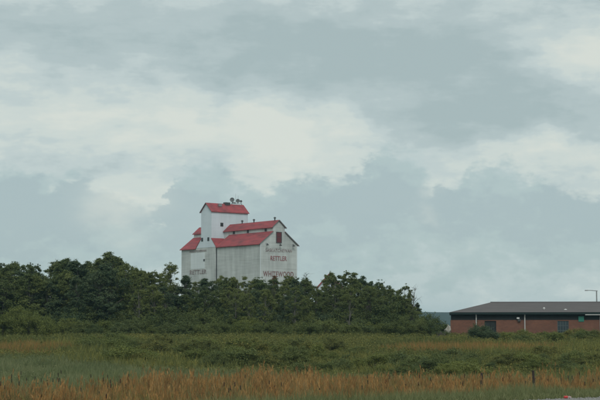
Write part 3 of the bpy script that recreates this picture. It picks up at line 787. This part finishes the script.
def belt_label(px, kind):
    side = 'left of the grain elevator' if px < 178 else ('below the elevator walls' if px < 300 else 'right of the grain elevator')
    if kind == 'aspen': return 'slender aspen with pale trunk in the tree belt ' + side, 'aspens in the tree belt ' + side
    if kind == 'low': return 'lower leafy tree at the front edge of the belt ' + side, 'lower trees fronting the belt ' + side
    return 'dark green leafy tree on the skyline of the belt ' + side, 'skyline trees of the belt ' + side

def put_shrub(px, y_, kind, h, wid, lm, label, group, name='shrub'):
    x_ = (px - 300) / F * y_; g_ = gz(x_, y_)
    v_ = rnd.choice(SV[kind]); s_ = h / {'ball': 2.35, 'mound': 1.8, 'upright': 2.3, 'big': 2.9}[kind]
    wd = s_ * wid
    return plant(name, 'stems', 'foliage', v_, (M['bark'], M[lm]), (x_, y_, g_ - 0.05), rnd.uniform(0, 6.28), (wd, wd, s_), label, 'shrub', group)
ROWS = {'sky': [], 'low': []}
def put_tree(px, ptop, y_, kind, label=None, group=None, wid=1.0, lm=None, bark='bark', name='leafy_tree', cat='tree'):
    q = at(px, 328, y_); g_ = gz(q.x, y_)
    h = at(px, ptop, y_).z - g_
    s_ = h / 9.75
    v_ = rnd.choice(TV[kind])
    wd = s_ * wid * rnd.uniform(0.9, 1.12)
    return plant(name, 'trunk', 'crown', v_, (M[bark], M[lm or rnd.choice(['leaf_dark', 'leaf_dark', 'leaf_mid', 'leaf_blue'])]),
                 (q.x, y_, g_), rnd.uniform(0, 6.28), (wd, wd, s_), label, cat, group)

SPECIAL = [
    (105, 254, 200, 'round', 'tallest broad-crowned dark tree on the left skyline', 1.05, 'leaf_dark', 'bark', 'leafy_tree'),
    (63, 260.5, 197, 'round', 'broad bushy-topped tree between the two skyline notches far left', 1.0, 'leaf_dark', 'bark', 'leafy_tree'),
    (20, 262.5, 196, 'round', 'wide dark tree at the left end of the skyline before the notch', 1.1, 'leaf_dark', 'bark', 'leafy_tree'),
    (171.8, 264.5, 206, 'sapling', 'thin see-through sapling standing just left of the elevator wall', 1.0, 'leaf_light', 'bark', 'leafy_tree'),
    (189, 276, 204, 'cone', 'small dark pointed tree in front of the elevator left wall', 1.25, 'leaf_blue', 'bark', 'pointed_tree'),
    (201, 279, 205, 'cone', 'small dark tree below the lettering on the left elevator wall', 1.3, 'leaf_blue', 'bark', 'pointed_tree'),
    (217, 277.5, 204, 'round', 'rounded tree at the foot of the dark elevator joint', 0.8, 'leaf_mid', 'bark', 'leafy_tree'),
    (276, 276.3, 214, 'cone', 'tree with a rusty orange tip below the word WHITEWOOD', 0.7, 'leaf_rust', 'bark', 'leafy_tree'),
    (331, 273.5, 201, 'round', 'tall leafy tree beside the hidden red shed roof', 0.75, 'leaf_mid', 'bark', 'leafy_tree'),
    (351, 272.5, 199, 'aspen', 'tall light-topped tree crowning the belt right of the elevator', 1.05, 'leaf_mid', 'pale_bark', 'leafy_tree'),
    (403, 285.5, 196, 'round', 'round-headed tree near the right end of the belt', 0.8, 'leaf_mid', 'bark', 'leafy_tree'),
    (416, 303, 194, 'cone', 'last low tree where the belt slopes down to the distant hill', 1.0, 'leaf_blue', 'bark', 'leafy_tree'),
]
for (px, pt, y_, kd, lab, wid, lm, bk, nm) in SPECIAL:
    put_tree(px, pt, y_, kd, lab, None, wid, lm, bk, nm)
# the skyline row
px = -55.0
while px < 412:
    if min(abs(px - s_[0]) for s_ in SPECIAL) > 3.5:
        kd = 'aspen' if rnd.random() < 0.3 else 'round'
        lab, grp = belt_label(px, kd)
        jit = rnd.choice([0, 1, 2, 4, 7]) * rnd.random() * (1.0 if px < 178 else 0.55)
        if 312 < px < 326 or 166 < px < 184 or 41 < px < 49: jit += 8
        t_ = put_tree(px, sky_at(px) + jit, rnd.uniform(196, 216), kd, lab, grp, 1.0, None, 'pale_bark' if kd == 'aspen' else 'bark')
        ROWS['sky'].append((px, kd, t_))
    px += rnd.uniform(5.0, 8.0)
# second row, a little lower, in front
px = -50.0
while px < 408:
    kd = 'aspen' if rnd.random() < 0.4 else 'round'
    lab, grp = belt_label(px, 'low')
    t_ = put_tree(px, sky_at(px) + rnd.uniform(6, 19), rnd.uniform(187, 194), kd, lab, grp, 1.05, rnd.choice(['leaf_dark', 'leaf_mid', 'leaf_blue', 'leaf_mid']), 'pale_bark' if kd == 'aspen' else 'bark')
    ROWS['low'].append((px, kd, t_))
    px += rnd.uniform(8, 12)
# each tree is told by its place from the nearest tree or thing one can find
NTH = ['first', 'second', 'third', 'fourth', 'fifth', 'sixth', 'seventh', 'eighth', 'ninth', 'tenth', 'eleventh', 'twelfth', 'thirteenth', 'fourteenth']
MARKS = {'sky': [(20, 'the wide left notch tree'), (63, 'the tree between the notches'), (105, 'the tallest skyline tree'), (171.5, 'the see-through sapling'),
                 (217, 'the tree under the dark joint'), (276, 'the tree with the rusty tip'), (331, 'the tree by the hidden red roof'), (351, 'the light-topped tree'), (403, 'the round-headed end tree')],
         'low': [(20, 'the wide left notch tree'), (105, 'the tallest skyline tree'), (189, 'the small pointed tree'), (276, 'the rusty tree tip'), (351, 'the light-topped skyline tree'), (403, 'the round-headed end tree')]}
for key, row in ROWS.items():
    cnt = {}
    row.sort(key=lambda q: q[0])
    for (px_, kd, o) in row:
        mk = min(MARKS[key], key=lambda q: abs(q[0] - px_))
        cnt.setdefault((mk, px_ >= mk[0]), []).append((abs(px_ - mk[0]), kd, o))
    for ((mx_, mt_), right), q in cnt.items():
        q.sort(key=lambda v: v[0])
        for i, (dd, kd, o) in enumerate(q):
            what = ('slender aspen' if kd == 'aspen' else 'dark leafy tree') if key == 'sky' else ('lower aspen' if kd == 'aspen' else 'lower front tree')
            o['label'] = '%s, %s to the %s of %s' % (what, NTH[i], 'right' if right else 'left', mt_)
TV['bare'] = [tree_meshes(600 + i, 'thin', leaf=0.095, nclump=30, per=360, base=0.32, rad=0.22) for i in range(2)]
for (px, pt, y_, lab) in ((139, 288, 185.5, 'slim tree with pale bare trunk below the dip left of the elevator'), (236, 289, 185, 'leftmost of the slim pale-trunked trees below the elevator annex'),
                          (248, 292, 184.5, 'slim pale-trunked tree below the middle of the elevator annex'), (265, 288, 185, 'slim pale-trunked tree below the gable corner of the elevator'),
                          (294, 286, 185, 'slim pale-trunked tree below the right end of the elevator gable'), (349, 289, 185, 'slim pale-trunked tree under the light-topped skyline tree')):
    put_tree(px, pt, y_, 'bare', lab, None, 0.9, 'leaf_mid', 'pale_bark')
# dense undergrowth behind and within the belt
px = -52
while px < 418:
    for y_ in (208, 189):
        put_shrub(px + rnd.uniform(-3, 3), y_ + rnd.uniform(-3, 3), 'big', rnd.uniform(3.0, 5.2) * (1 if px < 395 else 0.75), rnd.uniform(0.9, 1.15), rnd.choice(['leaf_dark', 'leaf_dark', 'leaf_mid', 'leaf_blue']),
                  'dark undergrowth bush between the trunks of the belt ' + zone(px), 'undergrowth of the belt ' + zone(px))
    px += 12
# low trees that step the belt down at its right end
for (px, pt, y_, lab) in ((394, 293, 191, 'small rounded tree in front of the round-headed end tree'), (409, 298, 192, 'small tree just right of the round-headed end tree'),
                          (413, 306, 188, 'low bushy tree under the dead tree at the belt end'), (421, 316, 190, 'lowest bushy tree at the right tip of the belt')):
    put_tree(px, pt, y_, 'round', lab, None, 1.25, rnd.choice(['leaf_dark', 'leaf_mid']))
# bare dead branches at the right end
def dead_tree(px, ptop, y_, label):
    q = at(px, 328, y_); g_ = gz(q.x, y_); h = at(px, ptop, y_).z - g_
    r_ = thing('dead_tree', (q.x, y_, g_), 0.0, label, 'dead tree')
    rg = np.random.default_rng(int(px)); pts = [Vector((0, 0, -0.3)), Vector((0.1, 0, h * 0.4)), Vector((0.25, 0.1, h * 0.75)), Vector((0.5, 0.1, h))]
    MB().tube(pts, [0.12, 0.09, 0.05, 0.012], 6, False).build('trunk', M['pale_bark'], r_)
    b = MB()
    for i in range(16):
        t_ = rg.uniform(0.45, 0.98) * 3; k = min(2, int(t_)); p0 = pts[k].lerp(pts[k + 1], t_ - k)
        a = rg.uniform(0, 6.28); l_ = rg.uniform(0.8, 2.0) * (1.2 - t_ / 3.6)
        p1 = p0 + Vector((math.cos(a) * l_, math.sin(a) * l_, l_ * rg.uniform(0.3, 0.9)))
        b.tube([p0, p0.lerp(p1, 0.5) + Vector((0, 0, 0.1)), p1], [0.03, 0.02, 0.006], 4, False)
        for _ in range(3):
            p2 = p0.lerp(p1, rg.uniform(0.4, 0.95)); b.tube([p2, p2 + Vector(rg.normal(size=3)) * 0.4 + Vector((0, 0, 0.2))], [0.013, 0.004], 3, False)
    b.build('bare_branches', M['bark'], r_)
dead_tree(412, 287, 190, 'bare dead tree with twigs showing at the right end of the belt')
dead_tree(303, 273, 203, 'bare grey tree poking above the belt just right of the elevator')

# ------------------------------------------------------------------ shrubs
put_shrub(480, 167, 'ball', 2.2, 1.0, 'leaf_blue', 'round dark bush in front of the brick wall left of the dark door', None, 'round_bush')
put_shrub(489, 166, 'mound', 1.75, 1.25, 'leaf_blue', 'lower dark bush touching the round bush by the dark door', None, 'round_bush')
put_shrub(440, 176, 'mound', 1.25, 1.4, 'leaf_dark', 'dark scrubby bush beside the boulders left of the brick building', None)
put_shrub(430, 178, 'upright', 2.6, 1.2, 'leaf_dark', 'upright dark bush at the foot of the last belt tree', None)
# along the foot of the belt
px = -50
while px < 432:
    if min(abs(px - q) for q in (139, 236, 248, 265, 294, 349)) < 3: px += 4
    lm = rnd.choice(['leaf_mid', 'leaf_dark', 'leaf_dark', 'leaf_mid', 'leaf_light'])
    put_shrub(px, rnd.uniform(178, 186), rnd.choice(['mound', 'upright', 'big', 'big']), rnd.uniform(1.5, 3.2), rnd.uniform(0.9, 1.3), lm,
              'leafy bush at the foot of the tree belt ' + zone(px), 'bushes at the foot of the tree belt ' + zone(px))
    px += rnd.uniform(6, 12)
# pale willow clump at far left
for (px, y_, h, lb) in ((18, 176, 4.6, 'tallest pale willow bush before the dark trees at far left'), (34, 174, 4.2, 'pale willow bush standing just right of the tallest willow'), (48, 176, 3.4, 'lowest pale willow bush at the right of the willow clump'), (4, 175, 3.6, 'pale willow bush nearest the left picture edge')):
    put_shrub(px, y_, 'big', h, 0.8, 'leaf_light', lb, 'pale willows at far left')
# yellow-green band on the slope
DRIFT_AT = ['left of the tallest tree', 'below the tree dip at left', 'below the headhouse', 'below the annex long wall', 'below the gable corner', 'below the hidden red roof', 'below the belt end', 'below the distant hill', 'below the round bush', 'below the middle downpipe', 'below the green sign', 'at the right picture edge', 'bordering the pale reeds at left', 'behind the reeds below the annex', 'behind the reeds right of the gable', 'behind the reeds below the belt end', 'behind the shorter fence post', 'behind the taller fence post']
drift = [(110, 150), (160, 146), (205, 140), (255, 136), (300, 140), (345, 132), (390, 128), (440, 126), (490, 124), (540, 128), (590, 124), (630, 130), (135, 133), (230, 124), (320, 119), (400, 116), (470, 113), (560, 112)]
for di, (dx, dy) in enumerate(drift):
    for k in range(8):
        px = rnd.gauss(dx, 16); y_ = dy + rnd.gauss(0, 4.5)
        lm = rnd.choice(['leaf_light', 'weed', 'weed', 'leaf_light', 'leaf_mid'] if dx < 330 and dy > 125 else ['leaf_mid', 'leaf_mid', 'leaf_dark', 'leaf_light', 'weed'])
        put_shrub(px, y_, rnd.choice(['mound', 'mound', 'upright', 'big']), rnd.uniform(0.8, 2.3) * (1.0 if px < 330 else 0.8), rnd.uniform(1.1, 1.8), lm,
                  ('low yellow-green bush in the weedy band ' if lm in ('leaf_light', 'weed') else 'low dark green bush in the weedy band ') + DRIFT_AT[di], ('light' if lm in ('leaf_light', 'weed') else 'dark') + ' low bushes ' + DRIFT_AT[di])
BW = lambda p_: 'by the middle downpipe' if p_ < 540 else ('by the glazed entry' if p_ < 572 else ('under the green sign' if p_ < 600 else 'beyond the right picture edge'))
for i in range(22):
    px = rnd.uniform(500, 640); y_ = rnd.uniform(162, 175)
    put_shrub(px, y_, 'mound', rnd.uniform(0.9, 1.6), rnd.uniform(1.1, 1.5), rnd.choice(['leaf_light', 'leaf_mid', 'weed']),
              'olive weedy bush in front of the brick wall ' + BW(px), 'weedy bushes before the brick wall ' + BW(px))

# ------------------------------------------------------------------ grasses and reeds (nobody could count them)
RG = np.random.default_rng(77)
def scatter(n_, y0, y1, px0, px1, keep=None):
    y_ = np.sqrt(RG.uniform(y0 * y0, y1 * y1, n_)); px = RG.uniform(px0, px1, n_); x_ = (px - 300) / F * y_
    if keep is not None:
        k = keep(x_, y_, px); x_, y_ = x_[k], y_[k]
    return np.stack([x_, y_, ground(x_, y_)], 1)
def blades(P, h, w_, lean, base_z=None):
    """ribbons of three triangles: P (n,3), h, w_, lean arrays"""
    n_ = len(P); a = RG.uniform(0, 6.28, n_); b = RG.uniform(0, 6.28, n_)
    W_ = np.stack([np.cos(b), np.sin(b), np.zeros(n_)], 1) * (w_ * 0.5)[:, None]
    D_ = np.stack([np.cos(a), np.sin(a), np.zeros(n_)], 1) * lean[:, None]
    up = np.array([0, 0, 1.0])
    m_ = P + D_ * 0.3 + up * (h * 0.55)[:, None]; t_ = P + D_ + up * h[:, None]
    V = np.stack([P - W_, P + W_, m_ - W_ * 0.8, m_ + W_ * 0.8, t_], 1).reshape(-1, 3)
    i = np.arange(n_)[:, None] * 5
    Fc = np.concatenate([i + np.array([[0, 1, 3]]), i + np.array([[0, 3, 2]]), i + np.array([[2, 3, 4]])], 1).reshape(-1, 3)
    return V, Fc
class Pile:
    def __init__(s): s.V, s.F, s.M, s.n = [], [], [], 0
    def add(s, V, Fc, mi):
        if Fc.shape[1] == 4: Fc = np.concatenate([Fc[:, [0, 1, 2]], Fc[:, [0, 2, 3]]])
        s.V.append(V); s.F.append(Fc + s.n); s.M.append(np.full(len(Fc), mi)); s.n += len(V)
    def build(s, name, mats, label, cat):
        o = link(name, mesh_np(name, np.concatenate(s.V), np.concatenate(s.F), np.concatenate(s.M)), mats)
        return tag(o, label, cat, None, 'stuff')
def rep(P, k, spread):
    Q = np.repeat(P, k, 0); Q[:, :2] += RG.normal(size=(len(Q), 2)) * spread; return Q
U = lambda a, b, n_: RG.uniform(a, b, n_)

# rusty reeds filling the wet hollow
def keep_rust(x, y, px):
    ymax = np.interp(px, [-40, 60, 130, 200, 420, 640], [73.5, 75, 84, 92, 90, 84])
    nz = vnoise(x, y, 3.0, 3) * 0.6 + vnoise(x, y, 1.1, 8) * 0.4
    front = road_d(x, y) > 21
    return (y < ymax - 7 * vnoise(x, y, 3, 5) + RG.exponential(1.5, len(x))) & front & (nz > 0.3 + 0.2 * (y < 68))
T0 = scatter(7200, 58, 96, -40, 640, keep_rust); k_ = 9
P = rep(T0, k_, 0.11); P[:, 2] = ground(P[:, 0], P[:, 1])
n_ = len(P); th_ = U(0.9, 1.75, len(T0)) * (0.7 + 0.5 * vnoise(T0[:, 0], T0[:, 1], 2.4, 9))
hh = np.repeat(th_, k_) * U(0.6, 1.12, n_)
pile = Pile()
pile.add(*blades(P, hh, U(0.010, 0.026, n_), U(0, 0.4, n_)), 0)
Q = rep(P, 2, 0.05); pile.add(*blades(Q, np.repeat(hh, 2) * U(0.4, 1.0, n_ * 2), U(0.012, 0.032, n_ * 2), U(0.15, 0.8, n_ * 2)), 0)
# seed heads: slim ragged plumes on some of the tufts
pt = np.repeat(RG.uniform(size=len(T0)) < 0.42 + 0.55 * vnoise(T0[:, 0], T0[:, 1], 2.6, 51), k_)
sel = pt & (RG.uniform(size=n_) < 0.72); T = P[sel].copy(); ht = hh[sel]
for k in range(5):
    B = T.copy(); s0 = ht * U(0.5, 0.95, len(T)); B[:, 2] += s0; B[:, :2] += RG.normal(size=(len(T), 2)) * 0.025
    pile.add(*blades(B, U(0.10, 0.3, len(T)), U(0.02, 0.045, len(T)), U(0.02, 0.12, len(T))), 1)
G = scatter(15000, 58, 94, -40, 640, lambda x, y, px: keep_rust(x, y, px) | (vnoise(x, y, 4, 31) > 0.72))
pile.add(*blades(G, U(0.6, 1.5, len(G)), U(0.015, 0.04, len(G)), U(0.05, 0.7, len(G))), 2)
# brown cattail heads
C = scatter(170, 60, 80, -40, 640, lambda x, y, px: (road_d(x, y) > 22) & ((px < 150) | (vnoise(x, y, 2.5, 12) > 0.55)))
hc = U(1.25, 1.7, len(C))
pile.add(*blades(C, hc + 0.12, np.full(len(C), 0.014), np.zeros(len(C))), 0)
tv, tf = [], []
for (c, h_) in zip(C, hc):
    k = len(tv)
    for j, (zz, r_) in enumerate(((-0.17, 0.01), (-0.155, 0.02), (0.0, 0.02), (0.03, 0.008))):
        for q in range(4): tv.append((c[0] + math.cos(q * 1.571) * r_, c[1] + math.sin(q * 1.571) * r_, c[2] + h_ + zz))
    for j in range(3):
        for q in range(4): tf.append((k + j * 4 + q, k + j * 4 + (q + 1) % 4, k + (j + 1) * 4 + (q + 1) % 4, k + (j + 1) * 4 + q))
pile.add(np.array(tv), np.array(tf), 3)
pile.build('rusty_reeds', [M['straw'], M['rust'], M['weed'], M['cattail']], 'rust and straw coloured reeds with brown cattail heads filling the wet hollow', 'reeds')

# grey-green reeds behind them
def keep_grey(x, y, px):
    ymax = np.interp(px, [-40, 100, 180, 300, 640], [137, 130, 116, 106, 100])
    return (y < ymax + 8 * (vnoise(x, y, 6, 4) - 0.5)) & (y > np.interp(px, [-40, 60, 130, 200, 640], [71, 72, 80, 87, 82])) & (vnoise(x, y, 2.2, 14) > 0.12)
P = scatter(46000, 70, 138, -40, 640, keep_grey)
n_ = len(P); hh = U(0.45, 0.95, n_) * (0.7 + 0.6 * vnoise(P[:, 0], P[:, 1], 3, 19))
pile = Pile()
for k in range(4):
    pile.add(*blades(rep(P, 1, 0.1), hh * U(0.6, 1.15, n_), U(0.02, 0.05, n_), U(0.1, 0.5, n_)), 0)
cl_ = P[RG.uniform(size=n_) < 0.12] + np.array([0, 0, 0.45])
pile.add(*leaves_np(RG, cl_, U(0.15, 0.35, len(cl_)), 12, 0.07), 0)
pile.build('pale_reeds', [M['reed']], 'soft grey-green reeds between the rusty reeds and the weedy band', 'reeds')

# weeds on the slope up to the trees and the brick building
def org_field(x, y, px):
    n2 = vnoise(x, y, 4.0, 22) * 0.6 + vnoise(x, y, 1.7, 61) * 0.4
    a = np.exp(-((px - 25) / 48) ** 2 - ((y - 149) / 8.5) ** 2)
    b = np.exp(-((px - 470) / 95) ** 4 - ((y - 149) / 5.5) ** 2)
    return np.maximum(a, b) * 1.0 + n2 * 0.8 - 0.25
def keep_weed(x, y, px):
    y0 = np.interp(px, [-40, 100, 180, 300, 640], [132, 124, 110, 102, 96])
    nz = vnoise(x, y, 5, 22)
    return (y > y0) & ~(org_field(x, y, px) > RG.uniform(0.45, 0.95, len(x)))
P = scatter(44000, 96, 184, -50, 650, keep_weed)
n_ = len(P); hh = U(0.3, 0.8, n_) * (0.35 + 1.5 * vnoise(P[:, 0] * 0.7, P[:, 1], 4.5, 41) ** 1.5); hh *= np.where(P[:, 1] > 158, 0.75, np.where(P[:, 1] < 128, 1.05, 1.0))
pile = Pile()
for k in range(4):
    pile.add(*blades(rep(P, 1, 0.15), hh * U(0.6, 1.2, n_), U(0.03, 0.07, n_), U(0.1, 0.5, n_)), 0)
cl_ = P[RG.uniform(size=n_) < 0.45].copy(); cl_[:, 2] += U(0.15, 0.6, len(cl_))
pile.add(*leaves_np(RG, cl_, U(0.15, 0.4, len(cl_)), 14, 0.075), 0)
pile.build('weeds', [M['weed']], 'tangled yellow-green weeds and goldenrod covering the slope below the trees', 'weeds')

# orange grass patches
def keep_org(x, y, px):
    return org_field(x, y, px) > RG.uniform(0.45, 0.85, len(x))
P = scatter(42000, 130, 168, -50, 620, keep_org)
n_ = len(P); hh = U(0.5, 0.95, n_)
pile = Pile()
for k in range(3):
    pile.add(*blades(rep(P, 1, 0.15), hh * U(0.6, 1.15, n_), U(0.03, 0.06, n_), U(0.05, 0.35, n_)), 0 if k < 2 else 1)
pile.build('orange_grass', [M['orange'], M['weed']], 'patches of orange dry grass on the slope at far left and before the brick building', 'grass')

# roadside grass on the embankment
def keep_road(x, y, px):
    d = road_d(x, y); return (d > 0.12 + 0.3 * vnoise(x, y, 0.6, 2)) & (d < 30)
P = scatter(42000, 30, 66, 120, 640, keep_road)
n_ = len(P); d_ = road_d(P[:, 0], P[:, 1])
hh = U(0.12, 0.36, n_) * (0.55 + 0.8 * sstep(0.3, 5, d_)) * (0.6 + 0.8 * vnoise(P[:, 0], P[:, 1], 1.6, 6))
pile = Pile()
for k in range(4):
    pile.add(*blades(rep(P, 1, 0.05), hh * U(0.6, 1.3, n_), U(0.008, 0.018, n_), U(0.03, 0.2, n_)), 0)
pile.build('roadside_grass', [M['grass']], 'short green grass on the bank beside the gravel road', 'grass')

# loose stones on the road edge
n_ = 3500; t_ = RG.uniform(2, 24, n_); dd = -np.abs(RG.normal(0, 1.6, n_)) + 0.15
px_, py_ = ed.x * t_ + nn.x * dd, 31.6 + ed.y * t_ + nn.y * dd
C = np.stack([px_, py_, ground(px_, py_) + 0.03], 1); r_ = U(0.012, 0.045, n_)
o8 = np.array([(1, 0, 0), (0, 1, 0), (-1, 0, 0), (0, -1, 0), (0, 0, .7), (0, 0, -.5)], float)
V = C[:, None] + o8[None] * r_[:, None, None] * RG.uniform(0.6, 1.3, (n_, 6, 1))
f8 = np.array([(0, 1, 4), (1, 2, 4), (2, 3, 4), (3, 0, 4), (1, 0, 5), (2, 1, 5), (3, 2, 5), (0, 3, 5)])
tag(link('gravel_stones', mesh_np('gravel_stones', V.reshape(-1, 3), (np.arange(n_)[:, None, None] * 6 + f8[None]).reshape(-1, 3)), M['gravel']),
    'loose grey stones along the edge of the gravel road', 'gravel', None, 'stuff')

# ------------------------------------------------------------------ haze
HD = 1.5e-4
b = MB().box(-1600, 1600, -400, 2700, -1.5, 34.0)
hz = b.build('haze', None); tag(hz, kind='stuff')
hm = bpy.data.materials.new('haze_air'); hm.use_nodes = True
hn = hm.node_tree; hn.nodes.clear()
ho = hn.nodes.new('ShaderNodeOutputMaterial'); pv = hn.nodes.new('ShaderNodeVolumePrincipled')
pv.inputs['Color'].default_value = (0.36, 0.66, 0.86, 1); pv.inputs['Density'].default_value = HD
pv.inputs['Anisotropy'].default_value = 0.2
hn.links.new(pv.outputs[0], ho.inputs['Volume'])
hz.data.materials.append(hm)
